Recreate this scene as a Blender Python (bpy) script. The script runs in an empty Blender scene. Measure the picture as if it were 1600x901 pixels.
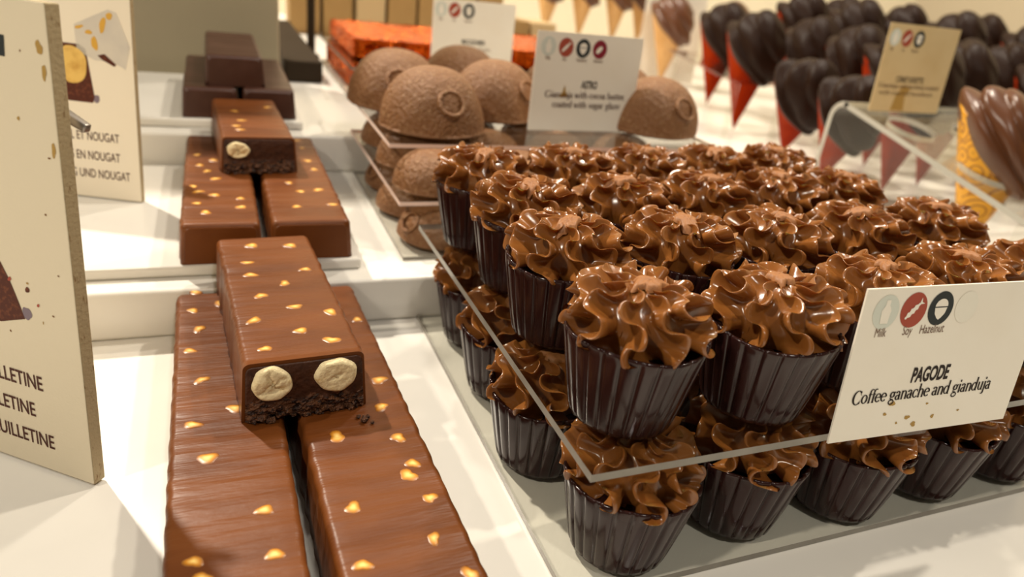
import bpy, bmesh, math, random
import numpy as np
from mathutils import Vector, Matrix, Euler

# ------------------------------------------------------------------ camera, world, lights, exposure
SC = bpy.context.scene
COL = SC.collection
SC.view_settings.view_transform = 'Standard'
SC.view_settings.look = 'None'
SC.view_settings.gamma = 1.0
SC.view_settings.use_curve_mapping = False
SC.view_settings.exposure = 0.0
SC.cycles.transparent_max_bounces = 24
SC.cycles.max_bounces = 10

ROT = ((0.92660387, -0.05697188, 0.37169810),
       (-0.35802066, -0.43596474, 0.82568514),
       (0.11500643, -0.89815864, -0.42436372))
cam = bpy.data.cameras.new('camera')
cam.sensor_width = 36.0
cam.lens = 1107.0 / 1600.0 * 36.0
cam.clip_start = 0.005
cam.dof.use_dof = True
cam.dof.focus_distance = 0.232
cam.dof.aperture_fstop = 9.8
co = bpy.data.objects.new('camera', cam)
COL.objects.link(co)
m = Matrix.Identity(4)
for i in range(3):
    m[i][0] = ROT[i][0]; m[i][1] = -ROT[i][1]; m[i][2] = -ROT[i][2]
m[2][3] = 0.17
co.matrix_world = m
SC.camera = co

world = bpy.data.worlds.new('shop_light')
SC.world = world
world.use_nodes = True
wb = world.node_tree.nodes['Background']
wb.inputs[0].default_value = (1.0, 0.86, 0.66, 1)
wb.inputs[1].default_value = 0.13


def lamp(name, loc, target, power, size, color=(1.0, 0.89, 0.74), spot=None):
    if spot:
        l = bpy.data.lights.new(name, 'SPOT'); l.spot_size = math.radians(spot); l.spot_blend = 0.35
        l.shadow_soft_size = size
    else:
        l = bpy.data.lights.new(name, 'AREA'); l.shape = 'DISK'; l.size = size
    l.energy = power; l.color = color
    o = bpy.data.objects.new(name, l); COL.objects.link(o)
    o.location = loc
    d = Vector(target) - Vector(loc)
    o.rotation_euler = d.to_track_quat('-Z', 'Y').to_euler()
    return o


lamp('ceiling_spot_key', (-0.48, 1.30, 1.50), (0.12, 0.25, 0.02), 43, 0.06)
lamp('ceiling_spot_side', (-1.05, -0.15, 1.25), (0.05, 0.25, 0.02), 11, 0.08)
lamp('ceiling_spot_right', (1.10, 0.55, 1.50), (0.25, 0.35, 0.05), 15, 0.08)
lamp('ceiling_spot_front', (0.25, -0.75, 1.50), (0.15, 0.25, 0.03), 7, 0.10, (1.0, 0.93, 0.82))
lamp('ceiling_spot_rear', (0.75, 1.05, 1.60), (0.75, 0.85, 0.05), 12, 0.12)

RNG = random.Random(11)

# ------------------------------------------------------------------ materials


def mat(name, base, rough=0.5, spec=0.5, metallic=0.0, coat=0.0, sss=0.0, var=None, bump=None, transmission=0.0, ior=1.5):
    """var = (second colour, noise scale xyz, contrast lo, hi); bump = list of (scale xyz, detail, strength, distance)"""
    mt = bpy.data.materials.new(name); mt.use_nodes = True
    nt = mt.node_tree; N = nt.nodes; Lk = nt.links
    p = N['Principled BSDF']
    p.inputs['Base Color'].default_value = (*base, 1)
    p.inputs['Roughness'].default_value = rough
    p.inputs['Specular IOR Level'].default_value = spec
    p.inputs['Metallic'].default_value = metallic
    p.inputs['Coat Weight'].default_value = coat
    p.inputs['Coat Roughness'].default_value = 0.08
    p.inputs['IOR'].default_value = ior
    if transmission:
        p.inputs['Transmission Weight'].default_value = transmission
    if sss:
        p.inputs['Subsurface Weight'].default_value = sss
        p.inputs['Subsurface Radius'].default_value = (0.004, 0.002, 0.001)
        p.inputs['Subsurface Scale'].default_value = 0.6
    tc = N.new('ShaderNodeTexCoord')

    def noise(scale, detail):
        mp = N.new('ShaderNodeMapping'); mp.inputs['Scale'].default_value = scale
        Lk.new(tc.outputs['Object'], mp.inputs['Vector'])
        nz = N.new('ShaderNodeTexNoise'); nz.inputs['Scale'].default_value = 1.0
        nz.inputs['Detail'].default_value = detail
        Lk.new(mp.outputs['Vector'], nz.inputs['Vector'])
        return nz.outputs['Fac']
    if var:
        c2, sc, lo, hi = var
        f = noise(sc, 4)
        mr = N.new('ShaderNodeMapRange'); mr.inputs['From Min'].default_value = lo; mr.inputs['From Max'].default_value = hi
        Lk.new(f, mr.inputs['Value'])
        mx = N.new('ShaderNodeMix'); mx.data_type = 'RGBA'
        mx.inputs[6].default_value = (*base, 1); mx.inputs[7].default_value = (*c2, 1)
        Lk.new(mr.outputs['Result'], mx.inputs[0])
        Lk.new(mx.outputs[2], p.inputs['Base Color'])
    prev = None
    for (sc, det, st, dist) in (bump or []):
        b = N.new('ShaderNodeBump'); b.inputs['Strength'].default_value = st; b.inputs['Distance'].default_value = dist
        Lk.new(noise(sc, det), b.inputs['Height'])
        if prev: Lk.new(prev.outputs['Normal'], b.inputs['Normal'])
        prev = b
    if prev: Lk.new(prev.outputs['Normal'], p.inputs['Normal'])
    return mt


def clear_acrylic(name, tint=(0.95, 0.95, 0.93), rough=0.02):
    """clear sheet: what lies behind shows through, the face mirrors by its angle"""
    mt = bpy.data.materials.new(name); mt.use_nodes = True
    nt = mt.node_tree; N = nt.nodes; Lk = nt.links
    N.remove(N['Principled BSDF']); out = N['Material Output']
    t = N.new('ShaderNodeBsdfTransparent'); t.inputs[0].default_value = (*tint, 1)
    g = N.new('ShaderNodeBsdfGlossy'); g.inputs['Roughness'].default_value = rough
    g.inputs['Color'].default_value = (0.9, 0.9, 0.9, 1)
    f = N.new('ShaderNodeFresnel')
    ge = N.new('ShaderNodeNewGeometry')
    io = N.new('ShaderNodeMapRange'); io.inputs['To Min'].default_value = 1.45; io.inputs['To Max'].default_value = 1 / 1.45
    Lk.new(ge.outputs['Backfacing'], io.inputs['Value']); Lk.new(io.outputs['Result'], f.inputs['IOR'])
    mx = N.new('ShaderNodeMixShader')
    Lk.new(f.outputs[0], mx.inputs[0]); Lk.new(t.outputs[0], mx.inputs[1]); Lk.new(g.outputs[0], mx.inputs[2])
    Lk.new(mx.outputs[0], out.inputs['Surface'])
    return mt


def blend_spot(name, rim, mid, core, rough=0.35):
    """colour by the mesh's own 'radial' attribute: nut showing through a thin film of chocolate"""
    mt = mat(name, rim, rough)
    N = mt.node_tree.nodes; Lk = mt.node_tree.links
    a = N.new('ShaderNodeAttribute'); a.attribute_name = 'radial'
    r = N.new('ShaderNodeValToRGB')
    r.color_ramp.elements[0].position = 0.08; r.color_ramp.elements[0].color = (*rim, 1)
    r.color_ramp.elements[1].position = 0.95; r.color_ramp.elements[1].color = (*core, 1)
    e = r.color_ramp.elements.new(0.45); e.color = (*mid, 1)
    Lk.new(a.outputs['Fac'], r.inputs[0])
    Lk.new(r.outputs[0], N['Principled BSDF'].inputs['Base Color'])
    return mt


M = {}
M['counter'] = mat('white_counter_laminate', (0.80, 0.775, 0.715), 0.22, 0.4, var=((0.76, 0.735, 0.675), (18, 22, 18), 0.45, 0.75))
M['counter_body'] = mat('counter_body', (0.5, 0.46, 0.4), 0.5)
M['milk'] = mat('milk_chocolate', (0.148, 0.043, 0.008), 0.40, 0.30, coat=0.0,
                var=((0.108, 0.029, 0.005), (30, 90, 30), 0.42, 0.7),
                bump=[((38, 260, 60), 3, 0.55, 0.0011), ((420, 900, 420), 2, 0.12, 0.0004)])
M['dark'] = mat('dark_chocolate', (0.060, 0.021, 0.012), 0.38, 0.5,
                var=((0.085, 0.034, 0.022), (50, 40, 50), 0.45, 0.7), bump=[((60, 180, 60), 3, 0.25, 0.0008)])
M['filling'] = mat('praline_filling', (0.058, 0.019, 0.008), 0.5, 0.4,
                   var=((0.026, 0.008, 0.004), (260, 260, 260), 0.5, 0.7), bump=[((500, 500, 500), 4, 0.5, 0.0012)])
M['crumb'] = mat('crumbly_praline', (0.125, 0.046, 0.016), 0.5, 0.4,
                 var=((0.022, 0.007, 0.003), (500, 500, 900), 0.45, 0.6), bump=[((700, 700, 1100), 4, 0.9, 0.002)])
M['nut'] = mat('hazelnut_flesh', (0.92, 0.77, 0.46), 0.6, 0.3,
               var=((0.70, 0.49, 0.20), (260, 260, 420), 0.55, 0.78), bump=[((600, 600, 600), 4, 0.5, 0.001)])
M['nutspot'] = blend_spot('hazelnut_under_chocolate', (0.148, 0.043, 0.008), (0.55, 0.22, 0.016), (0.95, 0.66, 0.20))
M['cup'] = mat('dark_cup_chocolate', (0.025, 0.0072, 0.0066), 0.17, 0.34, var=((0.026, 0.010, 0.008), (90, 90, 90), 0.4, 0.7))
M['frost'] = mat('piped_gianduja', (0.245, 0.090, 0.020), 0.21, 0.5, sss=0.10,
                 var=((0.21, 0.072, 0.014), (120, 120, 120), 0.4, 0.7), bump=[((700, 700, 700), 3, 0.10, 0.0003)])
M['peak'] = mat('gianduja_broken_tip', (0.30, 0.125, 0.042), 0.5, 0.3, bump=[((500, 500, 500), 4, 0.4, 0.0006)])
M['acrylic'] = clear_acrylic('clear_acrylic')
M['acrylic_edge'] = mat('acrylic_cut_edge', (0.27, 0.25, 0.21), 0.25, 0.5, var=((0.20, 0.18, 0.15), (60, 60, 60), 0.4, 0.7))
M['acrylic_edge_pink'] = mat('rosy_acrylic_lit_edge', (0.88, 0.66, 0.56), 0.3, 0.5)  # base raised to stand in for light carried through the sheet
M['acrylic_rim'] = mat('polished_acrylic_edge', (0.44, 0.42, 0.36), 0.2, 0.6)
M['acrylic_far'] = clear_acrylic('clear_acrylic_rosy', (0.86, 0.72, 0.66), .15)
M['card'] = mat('cream_card', (0.88, 0.83, 0.72), 0.42, 0.35, var=((0.85, 0.79, 0.67), (40, 40, 40), 0.4, 0.8))
M['card_yellowed'] = mat('yellowed_card', (0.66, 0.51, 0.28), 0.45, 0.3, var=((0.60, 0.44, 0.22), (40, 40, 40), 0.4, 0.8))
M['sign'] = mat('cream_board', (0.74, 0.65, 0.48), 0.5, 0.3, bump=[((900, 900, 900), 3, 0.25, 0.0003)])
M['sign_white'] = mat('white_printed_board', (0.86, 0.77, 0.61), 0.5, 0.3)
M['sign_edge'] = mat('worn_board_edge', (0.40, 0.32, 0.19), 0.7, 0.2,
                     var=((0.17, 0.085, 0.025), (260, 260, 900), 0.60, 0.74), bump=[((800, 800, 800), 4, 0.6, 0.0006)])
M['ink'] = mat('black_brown_ink', (0.018, 0.010, 0.008), 0.6, 0.2)
M['ink_brown'] = mat('dark_brown_ink', (0.075, 0.022, 0.014), 0.6, 0.2)
M['ink_faded'] = mat('faded_brown_ink', (0.20, 0.125, 0.09), 0.6, 0.2)
M['ic_milk'] = mat('pale_green_ink', (0.66, 0.69, 0.61), 0.6, 0.2)
M['ic_ghost'] = mat('ghost_ink', (0.845, 0.81, 0.70), 0.6, 0.2)
M['ic_red'] = mat('brick_red_ink', (0.38, 0.075, 0.045), 0.6, 0.2)
M['ic_wine'] = mat('wine_red_ink', (0.24, 0.020, 0.035), 0.6, 0.2)
M['ic_dark'] = mat('slate_ink', (0.030, 0.036, 0.036), 0.6, 0.2)
M['ic_light'] = mat('paper_tone_ink', (0.88, 0.83, 0.72), 0.6, 0.2)
M['stain'] = mat('chocolate_stain', (0.42, 0.26, 0.07), 0.6, 0.2)
M['stain_dark'] = mat('dark_chocolate_stain', (0.20, 0.085, 0.02), 0.6, 0.2)
M['pic_choc'] = mat('printed_chocolate', (0.085, 0.022, 0.012), 0.6, 0.2, var=((0.20, 0.06, 0.025), (600, 600, 600), 0.5, 0.75))
M['pic_nut'] = mat('printed_hazelnut', (0.80, 0.52, 0.14), 0.6, 0.2, var=((0.45, 0.19, 0.02), (110, 110, 110), 0.48, 0.8))
M['pic_nougat'] = mat('printed_nougat', (0.66, 0.60, 0.50), 0.6, 0.2, var=((0.58, 0.53, 0.46), (60, 60, 60), 0.4, 0.7))
M['pic_honey'] = mat('printed_honey', (0.68, 0.38, 0.06), 0.6, 0.2)
M['pic_violet'] = mat('printed_violet_grey', (0.22, 0.17, 0.20), 0.6, 0.2)
M['truffle'] = mat('sugar_glazed_gianduja', (0.225, 0.098, 0.034), 0.5, 0.4,
                   var=((0.32, 0.175, 0.08), (420, 420, 420), 0.52, 0.75), bump=[((500, 500, 500), 4, 0.8, 0.0022)])
M['foil'] = mat('orange_foil', (0.60, 0.105, 0.003), 0.24, 0.5, metallic=0.85, bump=[((90, 90, 18), 4, 1.0, 0.012)])
M['cone_red'] = mat('red_foil_cone_paper', (0.23, 0.015, 0.001), 0.7, 0.04, var=((0.31, 0.030, 0.002), (30, 30, 18), 0.4, 0.7))
M['cone_tan'] = mat('tan_cone_paper', (0.62, 0.36, 0.14), 0.55, 0.3, var=((0.50, 0.26, 0.08), (40, 40, 18), 0.4, 0.7))
M['swirl_dark'] = mat('dark_ganache_swirl', (0.017, 0.0065, 0.003), 0.45, 0.12, bump=[((90, 90, 90), 3, 0.35, 0.002)])
M['swirl_milk'] = mat('milk_ganache_swirl', (0.105, 0.037, 0.014), 0.30, 0.45)
M['kraft'] = mat('kraft_box', (0.36, 0.22, 0.08), 0.6, 0.3, var=((0.28, 0.165, 0.06), (20, 20, 8), 0.4, 0.7))
M['kraft_pale'] = mat('pale_kraft_box', (0.50, 0.36, 0.19), 0.6, 0.3)
M['panel'] = mat('olive_beige_panel', (0.35, 0.30, 0.20), 0.6, 0.3)
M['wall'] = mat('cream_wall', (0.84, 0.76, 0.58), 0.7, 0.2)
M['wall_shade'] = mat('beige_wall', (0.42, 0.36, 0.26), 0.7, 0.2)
M['floor'] = mat('shop_floor', (0.30, 0.25, 0.2), 0.5)
M['blackgap'] = mat('gap_shade_and_post_black', (0.035, 0.025, 0.016), 0.8, 0.05)  # near-black shared by the shaded-gap block and the slim post
M['steel'] = mat('grey_metal_clip', (0.30, 0.27, 0.24), 0.35, 0.5, metallic=0.8)


def cone_gold():
    mt = mat('gold_cone_paper', (0.70, 0.33, 0.006), 0.42, 0.5)
    N = mt.node_tree.nodes; Lk = mt.node_tree.links
    tc = N.new('ShaderNodeTexCoord')
    v = N.new('ShaderNodeTexVoronoi'); v.inputs['Scale'].default_value = 62
    Lk.new(tc.outputs['Object'], v.inputs['Vector'])
    s = N.new('ShaderNodeMath'); s.operation = 'MULTIPLY'; s.inputs[1].default_value = 24
    Lk.new(v.outputs['Distance'], s.inputs[0])
    w = N.new('ShaderNodeMath'); w.operation = 'SINE'; Lk.new(s.outputs[0], w.inputs[0])
    r = N.new('ShaderNodeValToRGB')
    r.color_ramp.elements[0].position = 0.55; r.color_ramp.elements[0].color = (0.70, 0.33, 0.006, 1)
    r.color_ramp.elements[1].position = 0.90; r.color_ramp.elements[1].color = (0.30, 0.10, 0.003, 1)
    Lk.new(w.outputs[0], r.inputs[0]); Lk.new(r.outputs[0], N['Principled BSDF'].inputs['Base Color'])
    return mt


M['cone_gold'] = cone_gold()

# ------------------------------------------------------------------ helpers


def mesh_obj(name, verts, faces, material, parent=None, smooth=True, loc=None):
    me = bpy.data.meshes.new(name)
    me.from_pydata([tuple(map(float, v)) for v in verts], [], [tuple(int(i) for i in f) for f in faces])
    me.update()
    mats = material if isinstance(material, (list, tuple)) else [material]
    for x in mats: me.materials.append(x)
    if smooth:
        me.polygons.foreach_set('use_smooth', [True] * len(me.polygons))
    o = bpy.data.objects.new(name, me); COL.objects.link(o)
    if parent is not None: o.parent = parent
    if loc is not None: o.location = loc
    return o


def tag(o, label, cat, group=None, kind=None):
    if label: o['label'] = label
    if cat: o['category'] = cat
    if group: o['group'] = group
    if kind: o['kind'] = kind
    return o


def empty(name, loc=(0, 0, 0), rz=0.0):
    o = bpy.data.objects.new(name, None); COL.objects.link(o)
    o.empty_display_size = 0.01
    o.location = loc; o.rotation_euler = (0, 0, rz)
    return o


def bm_obj(name, bm, material, parent=None, smooth=False, loc=None):
    me = bpy.data.meshes.new(name); bm.normal_update(); bm.to_mesh(me); bm.free()
    mats = material if isinstance(material, (list, tuple)) else [material]
    for x in mats: me.materials.append(x)
    if smooth: me.polygons.foreach_set('use_smooth', [True] * len(me.polygons))
    o = bpy.data.objects.new(name, me); COL.objects.link(o)
    if parent is not None: o.parent = parent
    if loc is not None: o.location = loc
    return o


def box_bm(x0, x1, y0, y1, z0, z1, bevel=0.0, seg=3):
    bm = bmesh.new()
    r = bmesh.ops.create_cube(bm, size=1.0)
    for v in bm.verts:
        v.co = Vector((x0 + (v.co.x + .5) * (x1 - x0), y0 + (v.co.y + .5) * (y1 - y0), z0 + (v.co.z + .5) * (z1 - z0)))
    if bevel:
        bmesh.ops.bevel(bm, geom=list(bm.edges), offset=bevel, segments=seg, profile=0.5, affect='EDGES')
    return bm


def grid_faces(nu, nv, wrap_u=True):
    """verts indexed v*nu+u"""
    f = []
    for j in range(nv - 1):
        for i in range(nu if wrap_u else nu - 1):
            a = j * nu + i; b = j * nu + (i + 1) % nu
            f.append((a, b, b + nu, a + nu))
    return f


def copy_thing(root, loc, rz=None, label=None):
    r = root.copy(); COL.objects.link(r)
    r.location = loc
    if rz is not None: r.rotation_euler = (root.rotation_euler[0], root.rotation_euler[1], rz)
    if label: r['label'] = label
    for ch in list(root.children):
        c = ch.copy(); COL.objects.link(c); c.parent = r
        for g in list(ch.children):
            d = g.copy(); COL.objects.link(d); d.parent = c
    return r


# ------------------------------------------------------------------ lettering
def sans(name, text, size, x, y, material, parent, z=0.00015, sx=0.6, align='LEFT', bold=0.0):
    """condensed sans lettering in the local x/y plane of the parent, as mesh; (x, y) = baseline"""
    cu = bpy.data.curves.new(name, 'FONT'); cu.body = text; cu.size = size
    cu.align_x = align; cu.offset = bold; cu.resolution_u = 4
    o = bpy.data.objects.new('t', cu); COL.objects.link(o)
    bpy.context.view_layer.update()
    dg = bpy.context.evaluated_depsgraph_get()
    me = bpy.data.meshes.new_from_object(o.evaluated_get(dg))
    bpy.data.objects.remove(o); bpy.data.curves.remove(cu)
    me.name = name
    for v in me.vertices:
        v.co = Vector((v.co.x * sx + x, v.co.y + y, z))
    me.materials.clear(); me.materials.append(material)
    ob = bpy.data.objects.new(name, me); COL.objects.link(ob); ob.parent = parent
    return ob


def _arc(cx, cy, rx, ry, a0, a1, T=.2, th=.07, n=18):
    out = []
    for i in range(n + 1):
        a = math.radians(a0 + (a1 - a0) * i / n)
        out.append((cx + rx * math.cos(a), cy + ry * math.sin(a), th + (T - th) * abs(math.cos(a)) ** 1.4))
    return out


def _ln(x0, y0, x1, y1, w): return [(x0, y0, w), (x1, y1, w)]


def _sf(x, y, w=.3): return _ln(x - w / 2, y, x + w / 2, y, .06)


GLYPH = {
    'o': (.92, [_arc(.45, .5, .36, .46, 0, 360)]),
    'c': (.82, [_arc(.45, .5, .36, .46, 45, 320), _ln(.66, .78, .74, .78, .17)]),
    'e': (.86, [_arc(.45, .5, .36, .46, 5, 320), _ln(.1, .53, .8, .53, .07)]),
    'a': (.84, [_ln(.6, .08, .6, .72, .19), _arc(.36, .7, .25, .27, 10, 165), _arc(.36, .27, .26, .25, 20, 340), _ln(.6, .04, .8, .06, .09)]),
    'n': (.99, [_ln(.2, 0, .2, 1, .19), _arc(.49, .62, .29, .34, 0, 150), _ln(.78, 0, .78, .64, .19), _sf(.2, .02), _sf(.78, .02), _ln(.05, .97, .2, .97, .06)]),
    'h': (.99, [_ln(.2, 0, .2, 1.6, .19), _arc(.49, .62, .29, .34, 0, 150), _ln(.78, 0, .78, .64, .19), _sf(.2, .02), _sf(.78, .02), _ln(.05, 1.57, .2, 1.57, .06)]),
    'd': (.98, [_arc(.42, .5, .34, .46, 0, 360), _ln(.74, 0, .74, 1.6, .19), _ln(.74, .03, .92, .03, .07), _ln(.58, 1.57, .74, 1.57, .06)]),
    'b': (.96, [_arc(.52, .5, .34, .46, 0, 360), _ln(.2, 0, .2, 1.6, .19), _ln(.05, 1.57, .2, 1.57, .06)]),
    'u': (.99, [_ln(.2, 1, .2, .36, .19), _arc(.48, .38, .28, .34, 180, 340), _ln(.76, 0, .76, 1, .19), _ln(.76, .03, .94, .03, .07), _ln(.04, .97, .2, .97, .06), _ln(.6, .97, .76, .97, .06)]),
    'i': (.48, [_ln(.24, 0, .24, 1, .19), _sf(.24, .02), _ln(.08, .97, .24, .97, .06), _ln(.14, 1.38, .34, 1.38, .2)]),
    'j': (.46, [_ln(.24, -.3, .24, 1, .19), _arc(.04, -.28, .2, .2, 0, -130), _ln(.08, .97, .24, .97, .06), _ln(.14, 1.38, .34, 1.38, .2)]),
    'g': (.88, [_arc(.4, .66, .27, .3, 0, 360), [(.24, .4, .07), (.16, .22, .1), (.3, .1, .13), (.6, .06, .15)], _arc(.42, -.2, .36, .25, 0, 360, .13, .09), _ln(.6, .88, .84, .94, .1)]),
    'f': (.56, [_ln(.28, 0, .28, 1.2, .19), _arc(.52, 1.22, .24, .32, 180, 50, .19), _ln(.06, .96, .56, .96, .07), _sf(.28, .02, .36)]),
    'l': (.48, [_ln(.24, 0, .24, 1.6, .19), _sf(.24, .02), _ln(.08, 1.57, .24, 1.57, .06)]),
    't': (.58, [_ln(.26, .15, .26, 1.28, .18), _arc(.42, .18, .16, .16, 180, 310, .16), _ln(.06, .96, .54, .96, .07)]),
    'w': (1.3, [_ln(.1, 1, .38, 0, .18), _ln(.38, 0, .64, .95, .08), _ln(.64, .95, .9, 0, .18), _ln(.9, 0, 1.18, 1, .08), _sf(.1, .98), _sf(1.18, .98)]),
    'r': (.7, [_ln(.2, 0, .2, 1, .19), _arc(.48, .68, .27, .27, 60, 160), _sf(.2, .02), _ln(.05, .97, .2, .97, .06)]),
    's': (.7, [[(.6, .78, .08), (.48, .94, .07), (.3, .94, .1), (.16, .78, .15), (.3, .6, .17), (.5, .44, .17), (.6, .24, .15), (.46, .05, .1), (.26, .05, .07), (.12, .24, .08)]]),
    'z': (.78, [_ln(.1, .95, .68, .95, .09), _ln(.64, .95, .12, .05, .17), _ln(.1, .05, .7, .05, .09)]),
    'C': (1.35, [_arc(.72, .75, .6, .78, 45, 315, .24), _ln(1.16, 1.0, 1.16, 1.5, .06), _ln(1.16, .05, 1.16, .4, .06)]),
    'G': (1.5, [_arc(.74, .75, .62, .78, 45, 320, .24), _ln(1.18, 1.0, 1.18, 1.5, .06), _ln(1.2, .1, 1.2, .62, .2), _ln(1.0, .64, 1.4, .64, .06)]),
    ',': (.4, [_ln(.16, .06, .1, -.22, .14)]),
    ' ': (.5, []),
}


def serif(name, text, xh, x, y, material, parent, width=None, z=0.00015, fatten=1.0):
    """old-style serif lettering; xh = x-height; scaled sideways to the wanted width"""
    adv = sum(GLYPH[c][0] for c in text)
    sx = (width / (adv * xh)) if width else 1.0
    vs, fs = [], []
    pen = 0.0
    for c in text:
        a, strokes = GLYPH[c]
        for st in strokes:
            n = len(st); base = len(vs)
            for i, (px, py, w) in enumerate(st):
                p0 = st[max(i - 1, 0)]; p1 = st[min(i + 1, n - 1)]
                dx, dy = p1[0] - p0[0], p1[1] - p0[1]
                l = math.hypot(dx, dy) or 1
                nx, ny = -dy / l * w / 2 * fatten, dx / l * w / 2 * fatten
                for s in (1, -1):
                    vs.append((x + (pen + px + s * nx) * xh * sx, y + (py + s * ny) * xh, z))
            for i in range(n - 1):
                b = base + 2 * i
                fs.append((b, b + 1, b + 3, b + 2))
        pen += a
    return mesh_obj(name, vs, fs, material, parent, smooth=False)


def blot(name, pts, material, parent, z=0.0001):
    """flat printed or stained patch given by its outline"""
    return mesh_obj(name, [(a, b, z) for a, b in pts], [tuple(range(len(pts)))], material, parent, smooth=False)


def ell(cx, cy, rx, ry, n=28, rot=0.0, wob=0.0, seed=0):
    r = random.Random(seed); out = []
    ph = [r.uniform(0, 6.28) for _ in range(3)]
    for i in range(n):
        a = 2 * math.pi * i / n
        k = 1 + wob * (math.sin(2 * a + ph[0]) * .5 + math.sin(3 * a + ph[1]) * .35 + math.sin(5 * a + ph[2]) * .25)
        px, py = rx * k * math.cos(a), ry * k * math.sin(a)
        out.append((cx + px * math.cos(rot) - py * math.sin(rot), cy + px * math.sin(rot) + py * math.cos(rot)))
    return out


def icon(kind, cx, cy, r, parent, ry=None):
    ry = ry or r * 1.12
    if kind == 'milk':
        o = blot('milk_icon', ell(cx, cy, r, ry), M['ic_milk'], parent, .00012)
        blot('milk_bottle_mark', [(cx + a * r, cy + b * r) for a, b in ((-.3, -.75), (.3, -.75), (.38, .1), (.18, .45), (.16, .8), (-.16, .8), (-.18, .45), (-.38, .1))], M['ic_light'], o, .00022)
        o['label'] = 'pale green round milk symbol'
    elif kind == 'ghost':
        o = blot('faint_icon', ell(cx, cy, r, ry), M['ic_ghost'], parent, .00012)
        o['label'] = 'almost invisible pale round symbol'
    elif kind in ('soy', 'wine'):
        o = blot('soy_icon' if kind == 'soy' else 'almond_icon', ell(cx, cy, r, ry), M['ic_red'] if kind == 'soy' else M['ic_wine'], parent, .00012)
        pts = []
        if kind == 'soy':
            for i in range(40):
                a = 2 * math.pi * i / 40
                px = .68 * math.cos(a); py = (.17 + .05 * math.cos(6 * math.pi * px)) * math.sin(a)
                pts.append((px, py))
        else:
            pts = ell(0, 0, .55, .28)
        c, s = math.cos(.8), math.sin(.8)
        blot('soy_pod_mark' if kind == 'soy' else 'almond_mark', [(cx + r * (a * c - b * s) - .08 * r, cy + r * (a * s + b * c) - .05 * r) for a, b in pts], M['ic_light'], o, .00022)
        if kind == 'soy':
            blot('stalk_mark', [(cx + r * a, cy + r * b) for a, b in ((.34, .42), (.44, .36), (.72, .40), (.50, .50), (.42, .78), (.36, .54))], M['ic_light'], o, .00022)
        o['label'] = 'brick red round soy symbol' if kind == 'soy' else 'wine red round nut symbol'
    else:
        o = blot('hazelnut_icon', ell(cx, cy, r, ry), M['ic_dark'], parent, .00012)
        cap = [(cx + .52 * r * math.cos(a), cy + .14 * r + .50 * r * math.sin(a)) for a in np.linspace(0, math.pi, 14)]
        blot('acorn_cap_mark', cap, M['ic_light'], o, .00022)
        body = [(cx - .5 * r, cy + .06 * r), (cx - .42 * r, cy - .32 * r), (cx - .18 * r, cy - .62 * r), (cx, cy - .74 * r), (cx + .18 * r, cy - .62 * r), (cx + .42 * r, cy - .32 * r), (cx + .5 * r, cy + .06 * r)]
        blot('acorn_body_mark', body, M['ic_light'], o, .00022)
        o['label'] = 'dark slate round hazelnut symbol'
    return o


def board(name, origin, ux, uy, lean, w0, w1, h, thick, face_mat, edge_mat, bev=0.0):
    """upright board: local x runs along its foot, local y up its face, local z out of the face; x from w0 to w1"""
    u = Vector((ux, uy, 0)).normalized(); n = Vector((-u.y, u.x, 0))
    a = math.radians(lean)
    v = n * math.sin(a) + Vector((0, 0, math.cos(a)))
    w = u.cross(v)
    bm = box_bm(w0, w1, 0, h, -thick, 0, bev, 2)
    for f in bm.faces:
        f.material_index = 0 if f.normal.z > .9 or f.normal.z < -.9 else 1
    o = bm_obj(name, bm, [face_mat, edge_mat])
    mm = Matrix.Identity(4)
    for i in range(3):
        mm[i][0] = u[i]; mm[i][1] = v[i]; mm[i][2] = w[i]; mm[i][3] = origin[i]
    o.matrix_world = mm
    return o


# ================================================================== SETTING
def plane_struct(name, verts, material):
    o = mesh_obj(name, verts, [(0, 1, 2, 3)], material, smooth=False)
    o['kind'] = 'structure'
    return o


def box_struct(name, b, material):
    o = bm_obj(name, box_bm(*b), material); o['kind'] = 'structure'
    return o


box_struct('floor', (-2.2, 2.2, -1.6, 1.9, -0.92, -0.90), M['floor'])
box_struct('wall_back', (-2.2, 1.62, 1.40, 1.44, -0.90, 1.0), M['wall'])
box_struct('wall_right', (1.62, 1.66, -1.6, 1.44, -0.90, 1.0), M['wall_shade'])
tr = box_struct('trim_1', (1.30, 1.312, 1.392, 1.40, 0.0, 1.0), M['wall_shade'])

T1, T2 = 0.023, 0.0475      # the two raised levels
S1, S2 = 0.0285, 0.0530     # added low boards under the bars, fronts standing in for a shadow band
counter = empty('display_counter', (0, 0, -0.9))
tag(counter, 'white stepped display counter carrying all the chocolates', 'counter')


def cpart(name, b, bev, seg=4, mt=None):
    bm = box_bm(*b, bev, seg)
    bmesh.ops.translate(bm, verts=bm.verts, vec=(0, 0, 0.9))
    return bm_obj(name, bm, mt or M['counter'], counter, smooth=bool(bev))


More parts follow.
